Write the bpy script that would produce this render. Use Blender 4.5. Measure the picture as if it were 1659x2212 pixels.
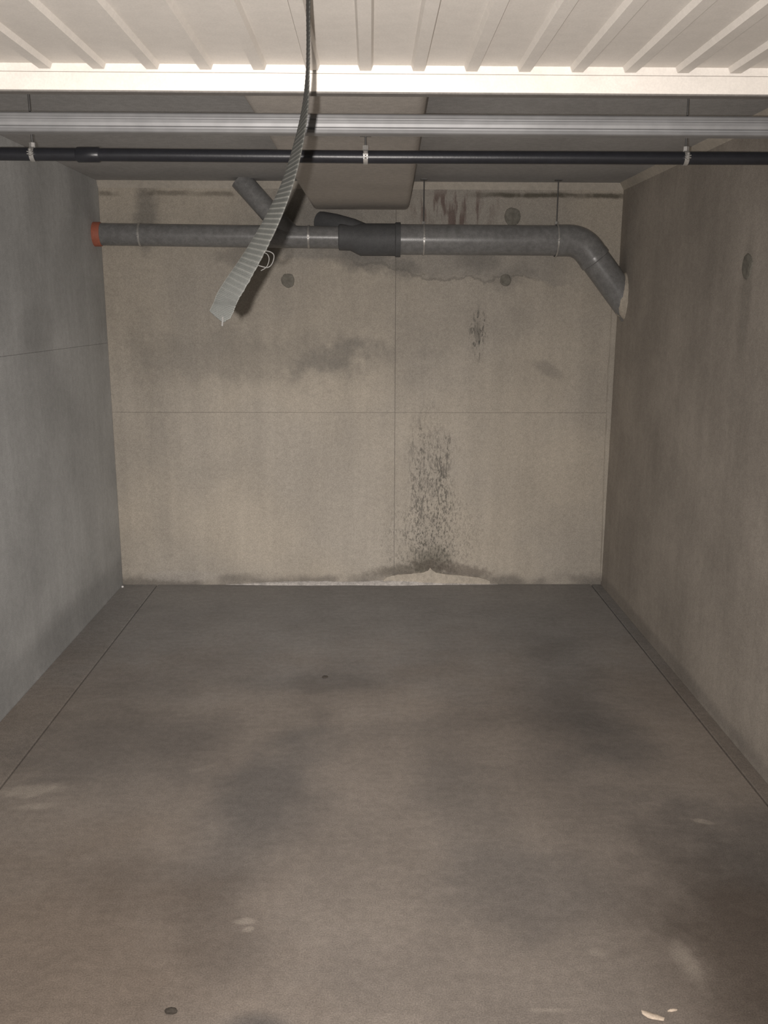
import bpy, bmesh, math, random
from mathutils import Vector, Matrix, noise as mnoise
random.seed(7)
scene = bpy.context.scene
for o in list(bpy.data.objects): bpy.data.objects.remove(o)
COL = scene.collection

# ------------------------------------------------------------------ camera
F_PX, W_PX, H_PX = 1950.0, 1659.0, 2212.0
PITCH, YAW, ROLL = 0.2211, 0.0154, -0.0032
cd = bpy.data.cameras.new('camera'); cam = bpy.data.objects.new('camera', cd); COL.objects.link(cam)
cd.sensor_fit = 'VERTICAL'; cd.sensor_height = 24.0; cd.lens = 24.0 * F_PX / H_PX
cd.clip_start = 0.02
fwd = Vector((math.sin(YAW)*math.cos(PITCH), math.cos(YAW)*math.cos(PITCH), -math.sin(PITCH)))
r0 = Vector((math.cos(YAW), -math.sin(YAW), 0)); d0 = fwd.cross(r0)
rr = math.cos(ROLL)*r0 + math.sin(ROLL)*d0; dd = -math.sin(ROLL)*r0 + math.cos(ROLL)*d0
m = Matrix((( rr.x, -dd.x, -fwd.x, 0), (rr.y, -dd.y, -fwd.y, 0), (rr.z, -dd.z, -fwd.z, 1.6), (0, 0, 0, 1)))
cam.matrix_world = m
scene.camera = cam

# ------------------------------------------------------------------ world: dim light of the garage aisle, enters by the open front
wd = bpy.data.worlds.new('world'); scene.world = wd; wd.use_nodes = True
bg = wd.node_tree.nodes['Background']; bg.inputs[0].default_value = (0.86, 0.95, 1.0, 1); bg.inputs[1].default_value = 0.13

# ------------------------------------------------------------------ the phone's LED flash, just left of the lens
fl = bpy.data.lights.new('flash', 'SPOT'); fo = bpy.data.objects.new('flash_lamp', fl); COL.objects.link(fo)
fo.matrix_world = Matrix.Translation((-0.027, 0.0, 1.593)) @ Matrix.Rotation(math.radians(4.0), 4, 'Z') @ m.to_3x3().to_4x4() @ Matrix.Rotation(math.radians(-3.0), 4, 'X')
fl.energy = 720; fl.color = (1.0, 0.935, 0.885); fl.shadow_soft_size = 0.004
fl.spot_size = math.radians(150); fl.spot_blend = 0.3
fl.use_nodes = True
lt = fl.node_tree; lem = lt.nodes['Emission']
tc = lt.nodes.new('ShaderNodeTexCoord'); sx = lt.nodes.new('ShaderNodeSeparateXYZ'); lt.links.new(tc.outputs['Normal'], sx.inputs[0])
ab = lt.nodes.new('ShaderNodeMath'); ab.operation = 'ABSOLUTE'; lt.links.new(sx.outputs[2], ab.inputs[0])
ac = lt.nodes.new('ShaderNodeMath'); ac.operation = 'ARCCOSINE'; lt.links.new(ab.outputs[0], ac.inputs[0])
cv = lt.nodes.new('ShaderNodeFloatCurve'); lt.links.new(ac.outputs[0], cv.inputs['Value'])
c = cv.mapping.curves[0]          # beam strength by angle off the flash axis (radians)
c.points[0].location = (0.0, 1.0); c.points[1].location = (1.0, 0.12)
for p in ((0.12, 0.93), (0.26, 0.66), (0.42, 0.44), (0.6, 0.29)): c.points.new(*p)
cv.mapping.update()
lt.links.new(cv.outputs[0], lem.inputs['Strength'])

scene.view_settings.view_transform = 'Standard'; scene.view_settings.look = 'None'
scene.view_settings.exposure = 0.0; scene.view_settings.gamma = 1.0; scene.view_settings.use_curve_mapping = False

# ------------------------------------------------------------------ dimensions (metres)
XL, XR, YB, HC = -1.469, 1.378, 5.156, 2.270
YF = -0.9

# ------------------------------------------------------------------ node helper
class NT:
    def __init__(s, name):
        s.mat = bpy.data.materials.new(name); s.mat.use_nodes = True
        s.t = s.mat.node_tree; s.b = s.t.nodes['Principled BSDF']
        g = s.t.nodes.new('ShaderNodeNewGeometry'); s.pos = g.outputs['Position']
        q = s.t.nodes.new('ShaderNodeSeparateXYZ'); s.t.links.new(s.pos, q.inputs[0])
        s.X, s.Y, s.Z = q.outputs
    def put(s, sock, v):
        if isinstance(v, bpy.types.NodeSocket): s.t.links.new(v, sock)
        elif isinstance(v, (tuple, list)) and len(v) == 3 and len(sock.default_value) == 4: sock.default_value = (*v, 1)
        else: sock.default_value = v
    def m(s, op, a, b=0.0, c=None, clamp=False):
        n = s.t.nodes.new('ShaderNodeMath'); n.operation = op; n.use_clamp = clamp
        s.put(n.inputs[0], a); s.put(n.inputs[1], b)
        if c is not None: s.put(n.inputs[2], c)
        return n.outputs[0]
    def noise(s, scale, detail=4, rough=0.55, stretch=None, dist=0.0, off=(0, 0, 0)):
        v = s.pos
        mp = s.t.nodes.new('ShaderNodeMapping'); s.put(mp.inputs['Vector'], v)
        mp.inputs['Location'].default_value = off
        mp.inputs['Scale'].default_value = stretch or (1, 1, 1)
        n = s.t.nodes.new('ShaderNodeTexNoise'); s.t.links.new(mp.outputs[0], n.inputs['Vector'])
        n.inputs['Scale'].default_value = scale; n.inputs['Detail'].default_value = detail
        n.inputs['Roughness'].default_value = rough; n.inputs['Distortion'].default_value = dist
        return n.outputs['Fac']
    def ramp(s, v, a, b, lo=0.0, hi=1.0):
        n = s.t.nodes.new('ShaderNodeMapRange'); n.interpolation_type = 'SMOOTHSTEP'; n.clamp = True
        s.put(n.inputs[0], v); n.inputs[1].default_value = a; n.inputs[2].default_value = b
        n.inputs[3].default_value = lo; n.inputs[4].default_value = hi
        return n.outputs[0]
    def blob(s, U, V, cu, cv, ru, rv, ang=0.0, wob=None, wamt=0.0, soft=0.9, amt=1.0):
        """soft-edged ellipse on two coordinates, edge roughened by a noise"""
        du = s.m('SUBTRACT', U, cu); dv = s.m('SUBTRACT', V, cv)
        if ang:
            ca, sa = math.cos(ang), math.sin(ang)
            a = s.m('MULTIPLY_ADD', du, ca, s.m('MULTIPLY', dv, sa)); b = s.m('MULTIPLY_ADD', dv, ca, s.m('MULTIPLY', du, -sa))
            du, dv = a, b
        du = s.m('DIVIDE', du, ru); dv = s.m('DIVIDE', dv, rv)
        r = s.m('SQRT', s.m('ADD', s.m('MULTIPLY', du, du), s.m('MULTIPLY', dv, dv)))
        if wob is not None: r = s.m('MULTIPLY_ADD', s.m('SUBTRACT', wob, 0.5), wamt, r)
        return s.ramp(r, 1.0 - soft * 0.5, 1.0 + soft * 0.5, amt, 0.0)
    def mix(s, f, a, b):
        n = s.t.nodes.new('ShaderNodeMix'); n.data_type = 'RGBA'; n.blend_type = 'MIX'
        s.put(n.inputs[0], f); s.put(n.inputs[6], a); s.put(n.inputs[7], b)
        return n.outputs[2]
    def scale(s, c, k):
        n = s.t.nodes.new('ShaderNodeMix'); n.data_type = 'RGBA'; n.blend_type = 'MULTIPLY'; n.inputs[0].default_value = 1
        s.put(n.inputs[6], c)
        cb = s.t.nodes.new('ShaderNodeCombineColor'); [s.put(cb.inputs[i], k) for i in range(3)]
        s.t.links.new(cb.outputs[0], n.inputs[7]); return n.outputs[2]
    def bump(s, h, strength=0.2, dist=0.01):
        n = s.t.nodes.new('ShaderNodeBump'); n.inputs['Strength'].default_value = strength; n.inputs['Distance'].default_value = dist
        s.put(n.inputs['Height'], h); s.t.links.new(n.outputs[0], s.b.inputs['Normal'])
    def done(s, col, rough=0.9, metal=0.0, spec=0.3):
        s.put(s.b.inputs['Base Color'], col); s.put(s.b.inputs['Roughness'], rough); s.put(s.b.inputs['Metallic'], metal)
        s.put(s.b.inputs['Specular IOR Level'], spec); return s.mat

def grain(n, col, fine=0.16, mid=0.22, broad=0.22):
    a = n.ramp(n.noise(260, 2, 0.7), 0.3, 0.7, 1 - fine, 1 + fine)
    b = n.ramp(n.noise(38, 5, 0.65), 0.3, 0.7, 1 - mid * 0.5, 1 + mid * 0.5)
    c = n.ramp(n.noise(2.3, 4, 0.55), 0.3, 0.7, 1 - broad * 0.5, 1 + broad * 0.5)
    return n.scale(col, n.m('MULTIPLY', n.m('MULTIPLY', a, b), c))

def mat_back_wall():
    n = NT('back_wall_concrete'); X, Z = n.X, n.Z
    w = n.noise(9, 5, 0.6); w2 = n.noise(30, 4, 0.65)
    streak = n.noise(1.0, 5, 0.6, stretch=(16, 16, 0.8))
    col = n.mix(n.ramp(n.noise(1.4, 4), 0.35, 0.65), (0.41, 0.375, 0.325), (0.455, 0.41, 0.345))
    col = n.scale(col, n.ramp(streak, 0.25, 0.75, 0.95, 1.04))
    # grey damp skin above the broken edge, its lower border runs down to the right
    edge = n.m('MULTIPLY_ADD', X, -0.115, 1.83)
    edge = n.m('MULTIPLY_ADD', n.m('SUBTRACT', n.noise(3.0, 6, 0.62), 0.5), 0.30, edge)
    d = n.m('SUBTRACT', Z, edge)
    damp = n.m('MULTIPLY', n.ramp(d, -0.006, 0.02), n.ramp(X, -0.9, -0.4))
    damp = n.m('MULTIPLY', damp, n.ramp(X, 1.22, 0.95))
    col = n.mix(n.m('MULTIPLY', damp, 0.45), col, (0.25, 0.24, 0.225))
    crack = n.m('MULTIPLY', n.ramp(n.m('ABSOLUTE', d), 0.012, 0.002), n.m('MULTIPLY', n.ramp(X, -0.25, 0.0), n.ramp(X, 1.05, 0.8)))
    col = n.mix(n.m('MULTIPLY', crack, 0.45), col, (0.13, 0.125, 0.115))
    # damp smears, plus broad soft patches that darken the wall
    for (cx, cz, rx, rz, an, am) in ((-0.20, 1.345, 0.27, 0.065, 0.30, 0.42), (-0.75, 1.33, 0.75, 0.13, 0.0, 0.22), (0.0, 1.86, 0.26, 0.055, -0.18, 0.55),
                                     (0.60, 1.86, 0.13, 0.075, 0.0, 0.40), (-0.66, 1.875, 0.16, 0.06, 0, 0.45), (-1.22, 2.10, 0.055, 0.17, 0, 0.55),
                                     (1.0, 1.27, 0.10, 0.03, -0.5, 0.3), (-0.25, 2.08, 0.3, 0.10, 0, 0.35), (-1.22, 0.6, 0.06, 0.55, 0, 0.13),
                                     (-0.65, 1.62, 0.85, 0.42, 0.0, 0.14), (0.5, 1.55, 0.9, 0.35, 0.0, 0.08), (0.76, 1.765, 0.13, 0.06, 0.4, 0.35), (0.78, 1.52, 0.12, 0.10, 0.4, 0.12)):
        col = n.mix(n.blob(X, Z, cx, cz, rx, rz, an, w, 2.0, 1.1, am), col, (0.15, 0.145, 0.135))
    # mould: vertical flecks in a tapering plume, darkest over the base
    fl = n.ramp(n.noise(1.0, 6, 0.7, stretch=(62, 62, 17), dist=0.6), 0.50, 0.60)
    fl2 = n.ramp(n.noise(1.0, 6, 0.72, stretch=(95, 95, 42), dist=0.4, off=(3, 0, 1)), 0.50, 0.59)
    ring = n.ramp(n.m('ABSOLUTE', n.m('SUBTRACT', n.m('ABSOLUTE', n.m('SUBTRACT', X, 0.348)), 0.075)), 0.075, 0.01)
    plume = n.m('MULTIPLY', n.blob(X, Z, 0.348, 0.67, 0.150, 0.30, 0, w, 1.2, 0.8), n.m('MULTIPLY_ADD', ring, 0.6, 0.4))
    col = n.mix(n.m('MULTIPLY', n.m('MULTIPLY', plume, fl), 0.72), col, (0.085, 0.082, 0.074))
    col = n.mix(n.m('MULTIPLY', n.m('MULTIPLY', n.blob(X, Z, 0.36, 0.45, 0.12, 0.5, 0, w, 0.9, 1.0), fl2), 0.6), col, (0.11, 0.105, 0.092))
    col = n.mix(n.m('MULTIPLY', n.m('MULTIPLY', n.blob(X, Z, 0.36, 0.26, 0.27, 0.27, 0, w, 0.8, 1.2), fl2), 0.5), col, (0.11, 0.105, 0.092))
    col = n.mix(n.blob(X, Z, 0.36, 0.115, 0.12, 0.11, 0, w2, 1.7, 1.2, 0.6), col, (0.105, 0.10, 0.08))
    col = n.mix(n.blob(X, Z, 0.20, 0.088, 0.20, 0.035, 0.13, w2, 1.9, 1.2, 0.62), col, (0.11, 0.098, 0.08))
    col = n.mix(n.blob(X, Z, 0.52, 0.09, 0.20, 0.036, -0.18, w2, 2.0, 1.2, 0.6), col, (0.12, 0.10, 0.085))
    col = n.mix(n.m('MULTIPLY', n.blob(X, Z, 0.61, 1.47, 0.05, 0.13, 0, w, 0.9, 0.9), fl), col, (0.10, 0.098, 0.088))
    col = n.mix(n.blob(X, Z, 0.603, 1.47, 0.018, 0.06, 0, w2, 1.4, 1.0, 0.4), col, (0.09, 0.088, 0.08))
    # dark rising damp along the base, broken by pale salts
    base = n.m('MULTIPLY', n.ramp(n.m('MULTIPLY_ADD', n.m('SUBTRACT', w, 0.5), 0.10, Z), 0.085, 0.02), n.ramp(n.noise(2.6, 3), 0.36, 0.54))
    col = n.mix(n.m('MULTIPLY', base, 0.62), col, (0.13, 0.12, 0.11))
    col = n.mix(n.blob(X, Z, -1.12, 0.052, 0.19, 0.035, 0, w2, 1.6, 0.7, 0.6), col, (0.44, 0.41, 0.37))
    # rust runs and the black line under the top fillet
    rust = n.m('MULTIPLY', n.blob(X, Z, 0.45, 2.13, 0.22, 0.10, 0, w, 1.0, 0.8), n.ramp(n.noise(1.0, 4, 0.6, stretch=(22, 22, 3.5)), 0.50, 0.62))
    col = n.mix(n.m('MULTIPLY', rust, 0.75), col, (0.13, 0.085, 0.075))
    line = n.ramp(n.m('ABSOLUTE', n.m('SUBTRACT', n.m('MULTIPLY_ADD', n.m('SUBTRACT', w, 0.5), 0.03, Z), 2.207)), 0.020, 0.004)
    line = n.m('MULTIPLY', line, n.m('MULTIPLY', n.ramp(n.noise(5, 3), 0.34, 0.5), n.m('MAXIMUM', n.ramp(X, 0.45, 0.75), n.m('MULTIPLY', n.ramp(X, -0.6, -0.75), 0.6))))
    col = n.mix(n.m('MULTIPLY', line, 0.8), col, (0.075, 0.068, 0.05))
    col = grain(n, col, 0.16, 0.10, 0.12)
    n.bump(n.m('ADD', n.noise(90, 4, 0.6), n.m('MULTIPLY', w2, 0.6)), 0.18, 0.004)
    return n.done(col, 0.92, 0, 0.2)

def mat_side_wall(name, tint):
    n = NT(name); Y, Z = n.Y, n.Z
    streak = n.noise(1.0, 5, 0.6, stretch=(14, 14, 0.7))
    col = n.mix(n.ramp(n.noise(1.6, 5), 0.35, 0.65), tuple(t * 0.93 for t in tint), tuple(t * 1.06 for t in tint))
    col = n.scale(col, n.ramp(streak, 0.25, 0.75, 0.95, 1.04))
    w = n.noise(5, 5, 0.6)
    if tint[2] > 0.4:   # left wall: cast-panel marks
        col = n.mix(n.blob(Y, Z, 4.1, 1.52, 0.22, 0.10, 0, w, 1.0, 0.6, 0.18), col, (0.2, 0.2, 0.2))
        col = n.mix(n.blob(Y, Z, 4.35, 0.09, 1.6, 0.10, 0, w, 1.0, 1.0, 0.3), col, (0.16, 0.16, 0.16))
    else:
        col = n.mix(n.blob(Y, Z, 3.39, 1.63, 0.045, 0.22, 0, w, 1.2, 1.0, 0.35), col, (0.16, 0.15, 0.13))
        col = n.mix(n.blob(Y, Z, 4.2, 0.03, 1.6, 0.035, 0, w, 1.0, 1.0, 0.35), col, (0.16, 0.15, 0.14))
    col = grain(n, col, 0.16, 0.12, 0.2)
    n.bump(n.noise(80, 4, 0.6), 0.18, 0.004)
    return n.done(col, 0.92, 0, 0.2)

def mat_floor(name='floor_concrete', k=1.0):
    n = NT(name); X, Y = n.X, n.Y
    w = n.noise(3.2, 5, 0.6); w2 = n.noise(14, 5, 0.65)
    col = n.mix(n.ramp(n.noise(1.1, 5, 0.6), 0.35, 0.65), tuple(k * t for t in (0.23, 0.202, 0.178)), tuple(k * t for t in (0.272, 0.238, 0.207)))
    for (cx, cy, rx, ry, an, am) in ((0.0, 4.75, 1.5, 0.42, 0, 0.10), (-0.36, 2.75, 0.15, 0.52, -0.22, 0.42), (0.86, 3.7, 0.17, 0.75, -0.12, 0.36), (0.95, 3.15, 0.13, 0.28, 0, 0.3),
                                     (0.30, 2.7, 0.14, 0.42, 0.1, 0.25), (1.10, 2.15, 0.26, 0.45, 0, 0.62), (-0.92, 3.15, 0.4, 0.3, 0, 0.28), (-0.62, 2.28, 0.26, 0.15, 0, 0.30),
                                     (-0.25, 3.72, 0.30, 0.10, 0, 0.28), (-0.27, 1.76, 0.07, 0.035, 0, 0.75), (-0.40, 2.05, 0.10, 0.14, 0.3, 0.28), (0.45, 2.25, 0.26, 0.16, 0, 0.22),
                                     (0.1, 3.25, 0.5, 0.08, 0.2, 0.12), (-0.75, 3.7, 0.35, 0.2, 0.0, 0.15)):
        col = n.mix(n.blob(X, Y, cx, cy, rx, ry, an, w, 1.9, 1.3, min(0.8, am*1.35)), col, tuple(k * t for t in (0.105, 0.102, 0.10)))
    # grey dust towards the back, darker brown patches near the front corners
    col = n.mix(n.m('MULTIPLY', n.ramp(n.m('MULTIPLY_ADD', n.m('SUBTRACT', w, 0.5), 1.2, Y), 3.2, 4.7), 0.7), col, tuple(k * t for t in (0.285, 0.283, 0.28)))
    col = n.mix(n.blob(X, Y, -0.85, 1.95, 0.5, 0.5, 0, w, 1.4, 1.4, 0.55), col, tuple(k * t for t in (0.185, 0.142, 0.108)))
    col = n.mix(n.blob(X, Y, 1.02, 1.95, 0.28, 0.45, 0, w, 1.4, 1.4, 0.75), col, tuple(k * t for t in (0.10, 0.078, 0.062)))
    fine = n.noise(1.0, 5, 0.65, stretch=(7, 26, 1))
    col = n.scale(col, n.ramp(fine, 0.25, 0.75, 0.95, 1.05))
    for (cx, cy, rx, ry, an, am) in ((-1.16, 2.80, 0.10, 0.035, 0.2, 0.6), (-1.10, 2.70, 0.06, 0.02, 0.1, 0.5), (1.068, 2.59, 0.03, 0.012, -0.4, 0.5), (0.80, 1.96, 0.025, 0.07, 0.1, 0.4),
                                     (0.577, 1.99, 0.018, 0.014, 0, 0.35), (-0.335, 2.123, 0.025, 0.01, 0, 0.5), (-0.32, 2.09, 0.012, 0.01, 0, 0.5), (0.42, 1.80, 0.05, 0.006, 0, 0.35),
                                     (-0.6, 2.95, 0.05, 0.02, 0.6, 0.25)):
        col = n.mix(n.blob(X, Y, cx, cy, rx, ry, an, w2, 2.4, 1.1, am*0.7), col, tuple(k * t for t in (0.46, 0.41, 0.35)))
    speck = n.ramp(n.noise(55, 3, 0.7), 0.70, 0.76)
    col = n.mix(n.m('MULTIPLY', speck, 0.35), col, (0.40, 0.36, 0.31))
    col = grain(n, col, 0.2, 0.16, 0.15)
    n.bump(n.m('ADD', n.noise(120, 4, 0.65), w2), 0.2, 0.004)
    return n.done(col, 0.88, 0, 0.22)

def mat_plain(name, col, rough=0.8, metal=0.0, spec=0.3, fine=0.1, mid=0.16, broad=0.12, bump=0.08):
    n = NT(name); c = grain(n, col, fine, mid, broad)
    if bump: n.bump(n.noise(140, 3, 0.6), bump, 0.003)
    return n.done(c, rough, metal, spec)

def mat_galv():
    n = NT('galvanised_steel')
    sp = n.noise(1, 4, 0.6, stretch=(5, 14, 14)); v = n.noise(30, 3, 0.5)
    col = n.mix(n.ramp(sp, 0.35, 0.65), (0.25, 0.25, 0.253), (0.29, 0.29, 0.293))
    col = n.scale(col, n.ramp(v, 0.3, 0.7, 0.95, 1.05))
    return n.done(col, 0.55, 0.25, 0.5)

def mat_strap():
    n = NT('woven_webbing')
    at = n.t.nodes.new('ShaderNodeAttribute'); at.attribute_name = 'weave'
    col = n.mix(n.m('MULTIPLY', at.outputs['Fac'], 0.8, clamp=True), (0.0120, 0.0130, 0.0118), (0.048, 0.048, 0.044))
    col = n.scale(col, n.ramp(n.noise(1500, 2, 0.6), 0.3, 0.7, 0.75, 1.25))
    return n.done(col, 0.8, 0, 0.25)

M = dict(back=mat_back_wall(), left=mat_side_wall('left_wall_hazed_concrete', (0.495, 0.505, 0.505)), right=mat_side_wall('right_wall_concrete', (0.375, 0.34, 0.30)),  # left wall colour is raised and cooled to carry the lens haze
         floor=mat_floor(), strip=mat_floor('edge_screed', 0.85), ceil=mat_plain('ceiling_concrete', (0.47, 0.47, 0.47), 0.95, 0, 0.15),
         fillet=mat_plain('pale_mortar', (0.50, 0.46, 0.40), 0.9), joint=mat_plain('joint_grout', (0.22, 0.20, 0.18), 0.95),
         gap=mat_plain('gap_dirt', (0.05, 0.045, 0.04), 1.0), mortar=mat_plain('repair_mortar', (0.46, 0.415, 0.35), 0.92, 0, 0.2, 0.15, 0.25),
         bead=mat_plain('pale_salts', (0.50, 0.475, 0.45), 0.9, 0, 0.2, 0.2, 0.5), plug=mat_plain('dark_plug_mortar', (0.19, 0.18, 0.155), 0.95, 0, 0.2, 0.15, 0.4),
         door=mat_plain('cream_paint', (0.625, 0.59, 0.545), 0.55, 0, 0.35, 0.04, 0.06, 0.06, 0.03), seal=mat_plain('dark_seal', (0.16, 0.15, 0.14), 0.8),
         galv=mat_galv(), duct=mat_plain('duct_grey', (0.50, 0.47, 0.435), 0.8), black=mat_plain('black_polyethylene', (0.022, 0.023, 0.028), 0.36, 0, 0.5, 0.1, 0.2),
         pvc=mat_plain('dark_grey_pipe', (0.20, 0.20, 0.198), 0.30, 0, 0.45, 0.12, 0.3, 0.2), fit=mat_plain('darker_fitting', (0.095, 0.097, 0.100), 0.6, 0, 0.35),
         red=mat_plain('red_cap', (0.42, 0.14, 0.09), 0.6), zinc=mat_plain('zinc_clamp', (0.52, 0.51, 0.49), 0.35, 0.6, 0.5), rod=mat_plain('steel_rod', (0.11, 0.108, 0.105), 0.5, 0.5, 0.4),
         strap=mat_strap(), thread=mat_plain('pale_thread', (0.036, 0.035, 0.033), 0.8), leaf=mat_plain('pale_chip', (0.62, 0.52, 0.42), 0.85, 0, 0.2, 0.1, 0.3),
         pebble=mat_plain('dark_pebble', (0.07, 0.06, 0.05), 0.9), white=mat_plain('white_bit', (0.85, 0.84, 0.82), 0.4))

# ------------------------------------------------------------------ mesh helpers
def link(name, bm, mat, parent=None, origin=None, smooth=False, sharp=35):
    if origin is None:
        xs = [v.co for v in bm.verts]
        lo = Vector(min(v[i] for v in xs) for i in range(3)); hi = Vector(max(v[i] for v in xs) for i in range(3))
        origin = Vector(((lo.x+hi.x)/2, (lo.y+hi.y)/2, lo.z))
    origin = Vector(origin)
    bmesh.ops.translate(bm, verts=bm.verts, vec=-origin)
    bmesh.ops.recalc_face_normals(bm, faces=bm.faces)
    if smooth:
        for f in bm.faces: f.smooth = True
        for e in bm.edges:
            if len(e.link_faces) == 2 and e.calc_face_angle(0) > math.radians(sharp): e.smooth = False
    me = bpy.data.meshes.new(name); bm.to_mesh(me); bm.free(); me.materials.append(mat)
    o = bpy.data.objects.new(name, me); COL.objects.link(o)
    attach(o, parent, origin); return o
def world_loc(o):
    v = Vector(o.location)
    while o.parent: o = o.parent; v = v + Vector(o.location)
    return v
def attach(o, parent, loc):
    if parent: o.parent = parent; o.location = Vector(loc) - world_loc(parent)
    else: o.location = loc
def empty(name, loc):
    o = bpy.data.objects.new(name, None); o.empty_display_size = 0.1; COL.objects.link(o); o.location = loc; return o
def tag(o, label, cat, group=None):
    o['label'] = label; o['category'] = cat
    if group: o['group'] = group
    return o
def struct(o, label, cat):
    o['kind'] = 'structure'; o['label'] = label; o['category'] = cat; return o
def bm_box(b, bevel=0.0, seg=1):
    bm = bmesh.new(); x0, x1, y0, y1, z0, z1 = b
    bmesh.ops.create_cube(bm, size=1)
    for v in bm.verts: v.co = Vector(((x0+x1)/2 + v.co.x*(x1-x0), (y0+y1)/2 + v.co.y*(y1-y0), (z0+z1)/2 + v.co.z*(z1-z0)))
    if bevel: bmesh.ops.bevel(bm, geom=list(bm.edges), offset=bevel, segments=seg, affect='EDGES', profile=0.5)
    return bm
def bm_prism(poly, axis, a, b):
    """polygon in the two other axes, extruded along axis from a to b"""
    bm = bmesh.new()
    def pt(p, t):
        return {'x': (t, p[0], p[1]), 'y': (p[0], t, p[1]), 'z': (p[0], p[1], t)}[axis]
    A = [bm.verts.new(pt(p, a)) for p in poly]; B = [bm.verts.new(pt(p, b)) for p in poly]
    n = len(poly)
    bm.faces.new(A); bm.faces.new(B[::-1])
    for i in range(n): bm.faces.new((A[i], B[i], B[(i+1) % n], A[(i+1) % n]))
    return bm
def add_tube(bm, path, radii, seg=24, cap=True):
    path = [Vector(p) for p in path]
    if not isinstance(radii, (list, tuple)): radii = [radii]*len(path)
    rings = []; up = None
    for i, p in enumerate(path):
        t = (path[min(i+1, len(path)-1)] - path[max(i-1, 0)]).normalized()
        if up is None: up = Vector((0, 0, 1)) if abs(t.z) < 0.9 else Vector((0, 1, 0))
        u = (up - t*up.dot(t)).normalized(); v = t.cross(u); up = u
        rings.append([bm.verts.new(p + radii[i]*(math.cos(2*math.pi*k/seg)*u + math.sin(2*math.pi*k/seg)*v)) for k in range(seg)])
    for a, b in zip(rings, rings[1:]):
        for k in range(seg): bm.faces.new((a[k], a[(k+1) % seg], b[(k+1) % seg], b[k]))
    if cap: bm.faces.new(rings[0][::-1]); bm.faces.new(rings[-1])
    return bm
def tube(path, radii, seg=24): return add_tube(bmesh.new(), path, radii, seg)

# ------------------------------------------------------------------ room shell
# floor: sub-base, main slab, edge screeds with an open joint beside the slab
floor = struct(link('floor', bm_box((XL-0.15, XR+0.15, YF-1.0, YB+0.15, -0.20, -0.02)), M['gap']), 'brownish grey stained concrete garage floor', 'floor')
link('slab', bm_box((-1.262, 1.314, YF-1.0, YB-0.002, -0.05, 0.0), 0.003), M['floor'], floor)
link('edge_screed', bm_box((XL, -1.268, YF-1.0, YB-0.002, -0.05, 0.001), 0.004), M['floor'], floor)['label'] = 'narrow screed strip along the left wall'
link('edge_screed', bm_box((1.322, XR, YF-1.0, YB-0.002, -0.05, -0.002), 0.003), M['strip'], floor)['label'] = 'narrow darker screed strip along the right wall'

ceiling = struct(link('ceiling', bm_box((XL-0.15, XR+0.15, YF-1.0, YB+0.15, HC, HC+0.18)), M['ceil']), 'dark grey concrete ceiling slab', 'ceiling')

# back wall: backing with four cast panels, joints recessed
wb = struct(link('wall_back', bm_box((XL-0.15, XR+0.15, YB+0.006, YB+0.16, -0.02, HC)), M['joint']), 'beige grey concrete back wall with mould plume and joints', 'wall')
JX, JZ, g = 0.140, 1.0235, 0.0006
for (x0, x1, z0, z1) in ((XL, JX-g*2.0, JZ+g, HC), (JX+g*2.0, XR, JZ+g, HC), (XL, JX-g*2.0, -0.015, JZ-g), (JX+g*2.0, XR, -0.015, JZ-g)):
    link('cast_panel', bm_box((x0, x1, YB, YB+0.012, z0, z1), 0.0006), M['back'], wb)
# torn mortar bead in the right-hand corner
bm = bmesh.new(); prev = None
for i in range(40):
    z = 0.02 + 1.62*i/39; wdt = 0.006 + 0.026*min(1, z/1.15) + 0.005*mnoise.noise((0.3, z*9, 2)) ; pr = 0.010 + 0.003*mnoise.noise((5, z*11, 2))
    ring = [bm.verts.new(q) for q in ((XR-wdt, YB-0.001, z), (XR-wdt*0.85, YB-pr, z), (XR-0.008, YB-pr*1.4, z), (XR+0.004, YB-pr*1.4, z), (XR+0.004, YB-0.001, z))]
    if prev:
        for k in range(4): bm.faces.new((prev[k], prev[k+1], ring[k+1], ring[k]))
    prev = ring
link('corner_bead', bm, M['back'], wb, smooth=True, sharp=50)
# form-tie plugs
def plug(parent, cen, axis, r, seed, name='tie_plug'):
    bm = bmesh.new(); n = 22; c = Vector(cen)
    ax = {'y': (Vector((1, 0, 0)), Vector((0, 0, 1)), Vector((0, -1, 0))), 'x': (Vector((0, 1, 0)), Vector((0, 0, 1)), Vector((-1, 0, 0)))}[axis]
    rings = []
    for (fr, h) in ((1.06, -0.004), (1.0, 0.004), (0.8, 0.007), (0.4, 0.0045)):
        rings.append([bm.verts.new(c + ax[2]*h + (ax[0]*math.cos(2*math.pi*k/n) + ax[1]*math.sin(2*math.pi*k/n)) * r*fr*(1 + 0.16*mnoise.noise((math.cos(2*math.pi*k/n)*1.7, math.sin(2*math.pi*k/n)*1.7, seed)))) for k in range(n)])
    for a, b in zip(rings, rings[1:]):
        for k in range(n): bm.faces.new((a[k], a[(k+1) % n], b[(k+1) % n], b[k]))
    bm.faces.new(rings[-1]); bm.faces.new(rings[0][::-1])
    return link(name, bm, M['plug'], parent, smooth=True)
plug(wb, (-0.456, YB, 1.752), 'y', 0.037, 1.3); plug(wb, (0.749, YB, 1.757), 'y', 0.031, 4.7); plug(wb, (0.776, YB, 2.095), 'y', 0.045, 8.1)
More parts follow.
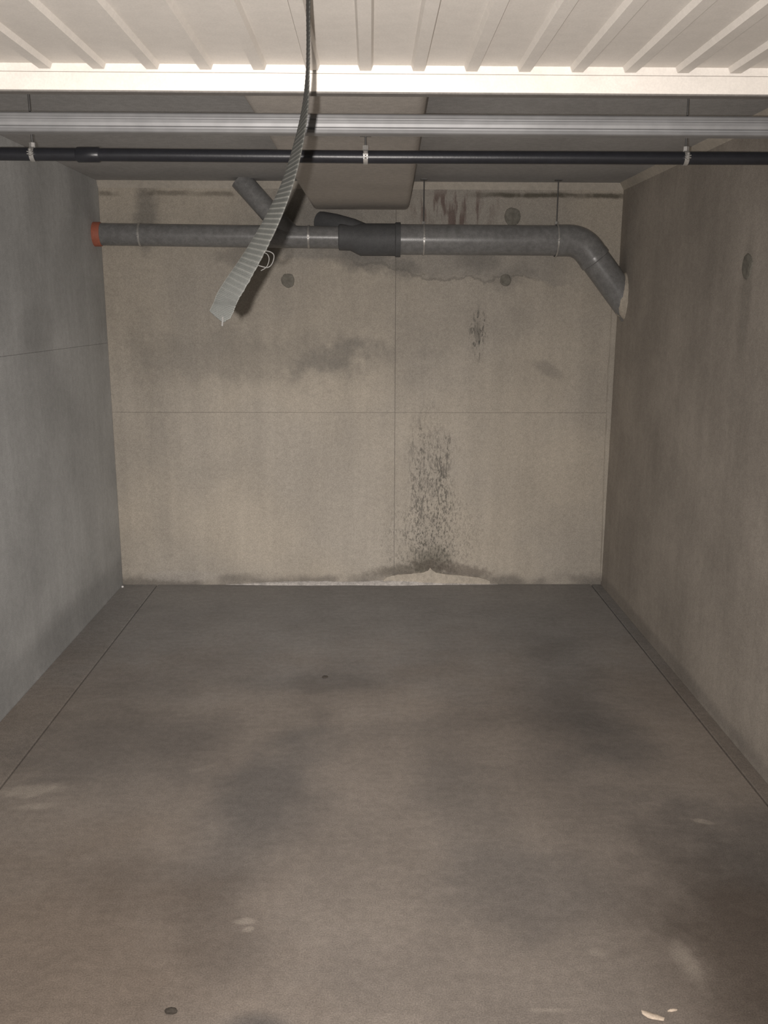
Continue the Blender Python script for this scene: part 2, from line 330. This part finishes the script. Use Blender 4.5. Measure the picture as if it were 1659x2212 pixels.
# light repair mortar at the foot of the mould plume
pts = [(0.075, 0.000), (0.078, 0.028), (0.10, 0.047), (0.16, 0.060), (0.24, 0.066), (0.315, 0.074), (0.342, 0.086), (0.354, 0.103), (0.366, 0.088), (0.39, 0.073), (0.45, 0.062),
       (0.53, 0.056), (0.61, 0.047), (0.675, 0.036), (0.71, 0.020), (0.715, 0.0)]
fine = []
for a, b in zip(pts, pts[1:]):
    for k in range(4):
        t = k/4; x = a[0]+(b[0]-a[0])*t; z = a[1]+(b[1]-a[1])*t
        fine.append((x, max(0, z + (0.004*mnoise.noise((x*60, 2, 7)) if z > 0.005 else 0))))
fine.append(pts[-1])
bm = bm_prism(fine, 'y', YB-0.007, YB+0.002)
link('mortar_patch', bm, M['mortar'], wb)['label'] = 'pale repair mortar patch with a small peak'
# pale bead of salts along the foot of the wall
bm = bmesh.new(); prev = None
for i in range(130):
    x = -0.86 + 1.62*i/129; s = 0.021 + 0.010*mnoise.noise((x*3.2, 1, 4)) + 0.005*mnoise.noise((x*21, 3, 4))
    s *= min(1.0, (i+1)/30, (130-i)/45)
    ring = [bm.verts.new((x, YB+0.002, s*0.95)), bm.verts.new((x, YB-0.35*s-0.007, s*0.60)), bm.verts.new((x, YB-s*0.8-0.009, -0.001)), bm.verts.new((x, YB+0.002, -0.001))]
    if prev:
        for k in range(4): bm.faces.new((prev[k], prev[(k+1) % 4], ring[(k+1) % 4], ring[k]))
    prev = ring
struct(link('baseboard_back', bm, M['bead'], None, smooth=True, sharp=60), 'ragged pale mortar bead along the foot of the back wall', 'mortar bead')

# side walls
wl = struct(link('wall_left', bm_box((XL-0.15, XL-0.006, YF, YB+0.006, -0.02, HC)), M['joint']), 'grey concrete side wall with cool lens haze in its colour and a faint panel joint', 'wall')
for (y0, y1, z0, z1) in ((YF, YB, 1.4108, HC), (YF, YB, -0.015, 1.4100)):
    link('cast_panel', bm_box((XL-0.012, XL, y0, y1, z0, z1), 0.001), M['left'], wl)
wr = struct(link('wall_right', bm_box((XR, XR+0.15, YF, YB+0.006, -0.02, HC)), M['right']), 'warm grey plain concrete side wall with an oval tie plug', 'wall')
plug(wr, (XR, 3.395, 1.757), 'x', 0.043, 6.2)
# pale fillets in the ceiling angles
def fillet(name, poly, axis, a, b, label):
    return struct(link(name, bm_prism(poly, axis, a, b), M['fillet']), label, 'fillet')
fillet('trim_1', [(YB-0.026, HC+0.001), (YB+0.004, HC+0.001), (YB+0.004, HC-0.042)], 'x', XL, XR, 'pale mortar fillet between ceiling and back wall')
fillet('trim_2', [(XR-0.030, HC+0.001), (XR+0.004, HC+0.001), (XR+0.004, HC-0.040)], 'y', YF, YB, 'pale mortar fillet between ceiling and warm right wall')

# ------------------------------------------------------------------ flat duct along the ceiling
duct = empty('ventilation_duct', (-0.05, 3.2, 2.13)); tag(duct, 'flat wide boxed duct running along the ceiling to the back wall', 'duct')
def duct_ring(bm, xl, xr, y, zb, r=0.03):
    pr = [(xl, HC)]
    for k in range(6):
        a = math.pi + k/5*math.pi/2; pr.append((xl+r+r*math.cos(a), zb+r+r*math.sin(a)))
    for k in range(6):
        a = 1.5*math.pi + k/5*math.pi/2; pr.append((xr-r+r*math.cos(a), zb+r+r*math.sin(a)))
    pr.append((xr, HC)); return [bm.verts.new((x, y, z)) for x, z in pr]
def duct_piece(name, y0, y1, grow=0.0):
    bm = bmesh.new(); rs = []
    for y in (y0, y1):
        t = (y-2.5)/2.6; rs.append(duct_ring(bm, -0.335 + 0.02*t - grow, 0.150 + 0.062*t + grow, y, 2.128 - grow))
    n = len(rs[0])
    for k in range(n-1): bm.faces.new((rs[0][k], rs[0][k+1], rs[1][k+1], rs[1][k]))
    bm.faces.new(rs[0]); bm.faces.new(rs[1][::-1])
    return link(name, bm, M['duct'], duct, smooth=True)
duct_piece('duct_body', 0.9, YB)

# ------------------------------------------------------------------ main drain pipe on the back wall
PY = 5.035
pipe = empty('drain_pipe', (XL, PY, 1.93)); tag(pipe, 'large dark grey drain pipe with elbow along the back wall', 'pipe')
ZL, ZR, RL, RR = 1.978, 1.962, 0.058, 0.079
link('pipe_section', tube([(XL+0.035, PY, ZL+0.006), (-0.13, PY, ZL-0.006)], RL, 36), M['pvc'], pipe, smooth=True)
link('pipe_section', tube([(0.12, PY, ZR+0.002), (1.0, PY, ZR)], RR, 36), M['pvc'], pipe, smooth=True)
ft = link('branch_fitting', tube([(-0.17, PY, ZL-0.004), (-0.165, PY, ZL-0.004), (-0.10, PY, ZL-0.006), (-0.05, PY, ZR), (0.13, PY, ZR), (0.135, PY, ZR), (0.16, PY, ZR)], [0.062, 0.068, 0.068, 0.084, 0.084, 0.090, 0.090], 36), M['fit'], pipe, smooth=True)
link('branch_stub', tube([(0.01, PY, ZR+0.01), (-0.10, PY+0.02, ZR+0.055), (-0.19, PY+0.07, 2.045), (-0.27, PY+0.14, 2.065)], 0.056, 28), M['fit'], ft, smooth=True)
link('branch_pipe', tube([(-0.42, PY, ZL), (-0.50, PY+0.01, 2.06), (-0.69, PY+0.02, 2.268)], 0.056, 28), M['pvc'], pipe, smooth=True)['label'] = 'slanting branch dropping from the ceiling'
# elbow
path = []; rad = []
A = Vector((1.0, PY, ZR)); ang = math.radians(51); Rb = 0.15
x0 = 1.062; cx, cz = x0, ZR - Rb
path.append((1.0, PY, ZR)); rad.append(RR+0.004)
for k in range(9):
    a = ang*k/8; path.append((cx + Rb*math.sin(a), PY, cz + Rb*math.cos(a))); rad.append(RR+0.004)
ex, ez = path[-1][0], path[-1][2]; dx, dz = math.cos(ang), -math.sin(ang)
path.append((ex+0.04*dx, PY, ez+0.04*dz)); rad.append(RR+0.004)
link('elbow', tube(path, rad, 36), M['pvc'], pipe, smooth=True)
link('socket_ring', tube([(ex+0.03*dx, PY, ez+0.03*dz), (ex+0.036*dx, PY, ez+0.036*dz), (ex+0.058*dx, PY, ez+0.058*dz), (ex+0.062*dx, PY, ez+0.062*dz)], [RR+0.004, RR+0.0055, RR+0.0055, RR], 36), M['pvc'], pipe, smooth=True)
L = (XR + 0.10 - ex)/dx
link('pipe_section', tube([(ex+0.04*dx, PY, ez+0.04*dz), (ex+L*dx, PY, ez+L*dz)], RR, 36), M['pvc'], pipe, smooth=True)
link('end_cap', tube([(XL-0.004, PY, ZL+0.006), (XL+0.03, PY, ZL+0.006), (XL+0.038, PY, ZL+0.006), (XL+0.04, PY, ZL+0.006)], [0.063, 0.063, 0.060, 0.056], 32), M['red'], pipe, smooth=True)['label'] = 'red end cap'
# mortar smeared where the pipe enters the right wall
xm = XR; zm = ez + (XR-ex)/dx*dz
bm = bmesh.new(); n = 26; rings = []
for (fr, h) in ((1.22, 0.0), (1.12, 0.010), (0.98, 0.028), (0.86, 0.034)):
    rings.append([bm.verts.new((xm - h*(1+0.5*mnoise.noise((k*0.7, h*50, 3))), PY + math.cos(2*math.pi*k/n)*RR*fr*(1+0.10*mnoise.noise((k*0.9, 1, 5))), zm + 0.01 + math.sin(2*math.pi*k/n)*RR*1.35*fr*(1+0.12*mnoise.noise((k*0.8, 4, 5))))) for k in range(n)])
for a, b in zip(rings, rings[1:]):
    for k in range(n): bm.faces.new((a[k], a[(k+1) % n], b[(k+1) % n], b[k]))
link('mortar_collar', bm, M['mortar'], wr, smooth=True)['label'] = 'pale mortar smeared around the pipe end'

# clamps: split band with flanged bolt, on a rod to the ceiling or a stud to the wall
def clamp(x, y, zc, r, label, group, rod_to=None, stud_to=None, w=0.012, rod_r=0.0034, lean=0.0, nut=0.0):
    root = empty('pipe_clamp', (x, y, zc - r)); tag(root, label, 'pipe clamp', group)
    bm = bmesh.new(); n = 32; prof = ((-w/2, 0.0005), (-w/2, 0.003), (w/2, 0.003), (w/2, 0.0005)); rings = []
    for k in range(n):
        a = 2*math.pi*k/n; rings.append([bm.verts.new((x+px, y+(r+pr)*math.cos(a), zc+(r+pr)*math.sin(a))) for px, pr in prof])
    for k in range(n):
        A_, B_ = rings[k], rings[(k+1) % n]
        for j in range(4): bm.faces.new((A_[j], A_[(j+1) % 4], B_[(j+1) % 4], B_[j]))
    link('band', bm, M['zinc'], root, smooth=True)
    yb_ = y - r - 0.002
    link('ear', bm_box((x-w*0.6, x+w*0.6, yb_-0.012, yb_+0.003, zc+0.002, zc+0.005), 0.0006), M['zinc'], root)
    link('ear', bm_box((x-w*0.6, x+w*0.6, yb_-0.012, yb_+0.003, zc-0.005, zc-0.002), 0.0006), M['zinc'], root)
    link('bolt', tube([(x, yb_-0.007, zc-0.009), (x, yb_-0.007, zc-0.006), (x, yb_-0.007, zc+0.006), (x, yb_-0.007, zc+0.011)], [0.0055, 0.003, 0.003, 0.0055], 6), M['zinc'], root)
    if rod_to:
        link('threaded_rod', tube([(x, y, zc+r), (x+lean, y, rod_to)], rod_r, 10), M['rod'], root)
        link('nut', tube([(x, y, zc+r-0.001), (x, y, zc+r+0.014)], 0.010, 6), M['zinc'], root)
        link('anchor_plate', bm_box((x+lean-0.018, x+lean+0.018, y-0.018, y+0.018, rod_to-0.004, rod_to+0.001), 0.001), M['rod'], root)
    if stud_to:
        link('wall_stud', tube([(x, y+r, zc), (x, stud_to, zc)], 0.005, 10), M['rod'], root)
    return root
GA = 'clamps on the large drain pipe'
clamp(0.284, PY, ZR+0.001, RR, 'thin steel clamp on the drain pipe with rod beside the duct', GA, rod_to=HC, w=0.008)
clamp(0.996, PY, ZR, RR+0.004, 'thin steel clamp on the drain pipe with rod at the elbow', GA, rod_to=HC, w=0.008)
clamp(-0.329, PY, ZL-0.003, RL, 'steel clamp on the drain pipe near the branch fitting', GA, stud_to=YB, w=0.010)
clamp(-1.225, PY, ZL+0.004, RL, 'steel clamp on the drain pipe close to its red cap', GA, stud_to=YB, w=0.010)

# ------------------------------------------------------------------ black water pipe across the garage
BY, BR = 3.0, 0.0195
bp = empty('water_pipe', (0, BY, 2.045)); tag(bp, 'thin straight black plastic pipe crossing the garage under the ceiling', 'pipe')
link('pipe_run', tube([(XL-0.02, BY, 2.068), (0.0, BY, 2.064), (XR+0.02, BY, 2.067)], BR, 28), M['black'], bp, smooth=True)
link('coupling', tube([(-0.915, BY, 2.066), (-0.91, BY, 2.066), (-0.845, BY, 2.066), (-0.84, BY, 2.066)], [BR, BR+0.0035, BR+0.0035, BR], 28), M['black'], bp, smooth=True)
GB = 'clamps on the thin black pipe'
clamp(-1.049, BY, 2.0665, BR, 'small zinc clamp on the black pipe near the grey left wall', GB, rod_to=HC, w=0.014)
clamp(-0.015, BY, 2.064, BR, 'small zinc clamp on the black pipe below the flat duct', GB, rod_to=2.130, w=0.014)
clamp(0.990, BY, 2.066, BR, 'small zinc clamp with long thin rod near the warm right wall', GB, rod_to=HC, w=0.014, rod_r=0.003, lean=-0.004)

# ------------------------------------------------------------------ galvanised door track frame
RYF = 2.2
poly = [(RYF+0.030, 2.033), (RYF+0.006, 2.0335), (RYF+0.001, 2.030), (RYF-0.001, 2.0245), (RYF+0.0025, 2.0225), (RYF+0.0025, 2.0205), (RYF-0.001, 2.0185), (RYF-0.002, 2.011), (RYF-0.001, 2.0045),
        (RYF+0.004, 2.0025), (RYF+0.004, 1.9995), (RYF-0.002, 1.998), (RYF-0.004, 1.9915), (RYF+0.002, 1.9900), (RYF+0.030, 1.990)]
tag(link('cross_rail', bm_prism(poly, 'x', XL-0.01, XR+0.01), M['galv']), 'ribbed galvanised steel cross rail just behind the open garage door', 'rail')

# ------------------------------------------------------------------ open up-and-over door
DX0, DX1, DY0, DY1 = XL+0.055, XR-0.055, -0.40, 1.83
door = empty('garage_door', (-0.045, 0.7, 1.997)); tag(door, 'cream ribbed metal up-and-over door lying open overhead', 'garage door')
ZP = 2.0455
link('door_sheet', bm_box((DX0, DX1, DY0, DY1+0.012, ZP, ZP+0.004)), M['door'], door)
rib_me = None
for k in range(-14, 14):
    x = -0.009 + 0.0995*k
    if x < DX0+0.03 or x > DX1-0.03: continue
    if rib_me is None:
        o = link('rib', bm_prism([(x-0.0150, ZP+0.001), (x+0.0150, ZP+0.001), (x+0.0105, ZP-0.0105), (x-0.0105, ZP-0.0105)], 'y', DY0, DY1-0.0005), M['door'], door, origin=(x, 0.7, ZP-0.0105))
        rib_me = o.data
    else:
        o = bpy.data.objects.new('rib', rib_me); COL.objects.link(o); attach(o, door, (x, 0.7, ZP-0.0105))
for s, xw in ((-1, XL), (1, XR)):
    xa = xw - s*0.045
    bm = bm_prism([(xa-s*0.03, 1.99), (xa+s*0.006, 1.99), (xa+s*0.006, 2.055), (xa-s*0.03, 2.055), (xa-s*0.03, 2.050), (xa, 2.050), (xa, 1.995), (xa-s*0.03, 1.995)], 'y', -0.45, RYF-0.005)
    link('side_track', bm, M['galv'], door)
    for yb in (0.1, 1.5):
        link('wall_bracket', bm_box((min(xa, xw+s*0.004), max(xa, xw+s*0.004), yb-0.02, yb+0.02, 2.0, 2.05), 0.002), M['galv'], door)
# frame rail closing the sheet: upper flange, fine seam, deeper lower face
link('frame_rail', bm_box((DX0, DX1, DY1, DY1+0.030, 1.9985, 2.0300), 0.0012, 2), M['door'], door)
link('frame_flange', bm_box((DX0, DX1, DY1+0.0015, DY1+0.030, 2.0308, ZP), 0.0006), M['door'], door)
link('seal_strip', bm_box((DX0, DX1, DY1+0.002, DY1+0.028, 1.9960, 1.9990), 0.001), M['seal'], door)
for s, xe in ((1, DX0), (-1, DX1)):
    link('side_frame', bm_box((min(xe, xe-s*0.02), max(xe, xe-s*0.02), DY0, DY1+0.03, 2.0, ZP+0.004), 0.001), M['door'], door)

# ------------------------------------------------------------------ woven pull strap hanging from the door
ctr = [  # x, y, z, half width, twist (small = edge-on to the entrance, 90 = face-on)
    (-0.0803, 1.317, 2.0458, 0.0125, 16), (-0.0811, 1.300, 1.9941, 0.0125, 14), (-0.0800, 1.270, 1.9361, 0.0125, 12), (-0.0798, 1.240, 1.8905, 0.0125, 13),
    (-0.0820, 1.205, 1.8397, 0.0125, 24), (-0.0896, 1.170, 1.7886, 0.0125, 35), (-0.1005, 1.140, 1.7431, 0.0125, 42), (-0.1174, 1.115, 1.6995, 0.0125, 53),
    (-0.1383, 1.090, 1.6571, 0.0125, 64), (-0.1624, 1.070, 1.6159, 0.0126, 84), (-0.1682, 1.062, 1.6013, 0.0126, 86), (-0.1745, 1.056, 1.5875, 0.0126, 86)]
def catmull(P, t):
    n = len(P)-1; f = min(max(t*n, 0), n-1e-6); i = int(f); u = f-i
    g_ = lambda j: P[min(max(j, 0), n)]
    return [0.5*((2*b) + (-a+c_)*u + (2*a-5*b+4*c_-d)*u*u + (-a+3*b-3*c_+d)*u**3) for a, b, c_, d in zip(g_(i-1), g_(i), g_(i+1), g_(i+2))]
bm = bmesh.new(); NS = 620; rings = []; weave = []
lay = bm.verts.layers.float.new('weave')
samples = [catmull(ctr, i/NS) for i in range(NS+1)]
arc = 0; prevp = None
for i, s in enumerate(samples):
    p = Vector(s[:3]); a_, b_ = samples[max(i-1, 0)], samples[min(i+1, NS)]
    t = (Vector(b_[:3]) - Vector(a_[:3])).normalized()
    if prevp is not None: arc += (p-prevp).length
    prevp = p
    edge = Vector((0, 1, 0)); edge = (edge - t*edge.dot(t)).normalized(); side = t.cross(edge).normalized()
    if side.x > 0: side = -side
    tw = math.radians(s[4]); wv = (-edge*math.cos(tw) - side*math.sin(tw)).normalized(); nv = t.cross(wv).normalized()
    hw = s[3]; f = i/NS
    fray = 0.0003*mnoise.noise((i*0.5, 0, 1)) + (0.0014*mnoise.noise((i*0.16, 4, 1)) if f > 0.68 else 0)
    cut = max(0.0, (f-0.962)/0.038)
    lo_, hi_ = -hw*(1 - 1.40*cut), hw*(1 - 0.42*max(0.0, (f-0.945)/0.055)) + fray*(1-cut)
    fade = 1 - max(0, min(1, (f-0.60)/0.25))
    ridge = 0.00030*(0.5+0.5*math.cos(2*math.pi*arc/0.0076))**6 * fade + 0.00012*(0.5+0.5*math.cos(2*math.pi*arc/0.0019))
    weave.append((0.5+0.5*math.cos(2*math.pi*arc/0.0076))**5*fade + 0.28*(0.5+0.5*math.cos(2*math.pi*arc/0.0019)))
    th = 0.0009 + ridge
    ring = []
    cols = (-1, -0.9, -0.45, 0, 0.45, 0.9, 1)
    def across(c_): return lo_ + (hi_-lo_)*(c_+1)/2
    for c_ in cols: ring.append(bm.verts.new(p + wv*across(c_) + nv*(th if abs(c_) < 0.95 else 0.0004)))
    for c_ in cols[::-1]: ring.append(bm.verts.new(p + wv*across(c_) - nv*(th if abs(c_) < 0.95 else 0.0004)))
    for k, v in enumerate(ring): v[lay] = weave[-1] + (0.55 if k in (0, 6, 7, 13) else 0.0)
    rings.append(ring)
for a_, b_ in zip(rings, rings[1:]):
    n = len(a_)
    for k in range(n): bm.faces.new((a_[k], a_[(k+1) % n], b_[(k+1) % n], b_[k]))
bm.faces.new(rings[0]); bm.faces.new(rings[-1][::-1])
strap = link('pull_strap', bm, M['strap'], smooth=True, sharp=60); tag(strap, 'frayed grey woven pull strap hanging from the open door', 'strap')
def thread(pts_, r=0.0006):
    pp = [catmull([tuple(p) for p in pts_], i/30) for i in range(31)]
    return link('loose_thread', tube(pp, r, 6), M['thread'], strap, smooth=True)
thread([(-0.1260, 1.092, 1.6660), (-0.1166, 1.090, 1.6645), (-0.1119, 1.089, 1.6603), (-0.1140, 1.088, 1.6515), (-0.1197, 1.088, 1.6468), (-0.1300, 1.086, 1.6490)], 0.0006)
thread([(-0.1265, 1.091, 1.6640), (-0.1200, 1.089, 1.6620), (-0.1175, 1.088, 1.6560), (-0.1205, 1.087, 1.6475), (-0.1270, 1.085, 1.6430)], 0.0005)
thread([(-0.1685, 1.056, 1.5910), (-0.1688, 1.0555, 1.5860), (-0.1692, 1.055, 1.5805)], 0.0010)
link('anchor_tab', bm_box((-0.095, -0.066, 1.300, 1.334, 2.0415, 2.0460), 0.001), M['galv'], strap)

# ------------------------------------------------------------------ small debris on the floor
def chip(name, x, y, lx, ly, h, rot, mat, label, cat, seed, curl=0.0):
    bm = bmesh.new(); bmesh.ops.create_icosphere(bm, subdivisions=3, radius=1)
    ca, sa = math.cos(rot), math.sin(rot)
    for v in bm.verts:
        q = v.co.copy(); k = 1 + 0.28*mnoise.noise(q*1.5 + Vector((seed, 0, 0))) + 0.1*mnoise.noise(q*4 + Vector((seed, 3, 0)))
        qx, qy, qz = q.x*lx*k, q.y*ly*k, (q.z*h*k + h*0.9 + curl*(q.x**2))
        v.co = Vector((x + qx*ca - qy*sa, y + qx*sa + qy*ca, max(qz, -0.0005)))
    return tag(link(name, bm, mat, smooth=True), label, cat)
chip('wood_chip', 0.652, 1.775, 0.027, 0.008, 0.004, -0.5, M['leaf'], 'larger elongated pale chip lying on the stained floor', 'chip', 1.0, 0.004)
chip('wood_chip', 0.706, 1.794, 0.012, 0.004, 0.0025, 0.15, M['leaf'], 'tiny thin pale chip beside the larger chip on the floor', 'chip', 4.0)
chip('pebble', -0.464, 1.802, 0.014, 0.009, 0.006, 0.1, M['pebble'], 'small dark brown pebble alone on the concrete floor', 'pebble', 7.0)
chip('dirt_crumb', -0.202, 3.758, 0.014, 0.010, 0.005, 0.3, M['pebble'], 'tiny dark dirt crumb in the middle of the floor', 'crumb', 9.0)
chip('white_scrap', -1.455, 5.095, 0.007, 0.006, 0.006, 0.0, M['white'], 'tiny bright white scrap in the back corner by the left wall', 'scrap', 12.0)
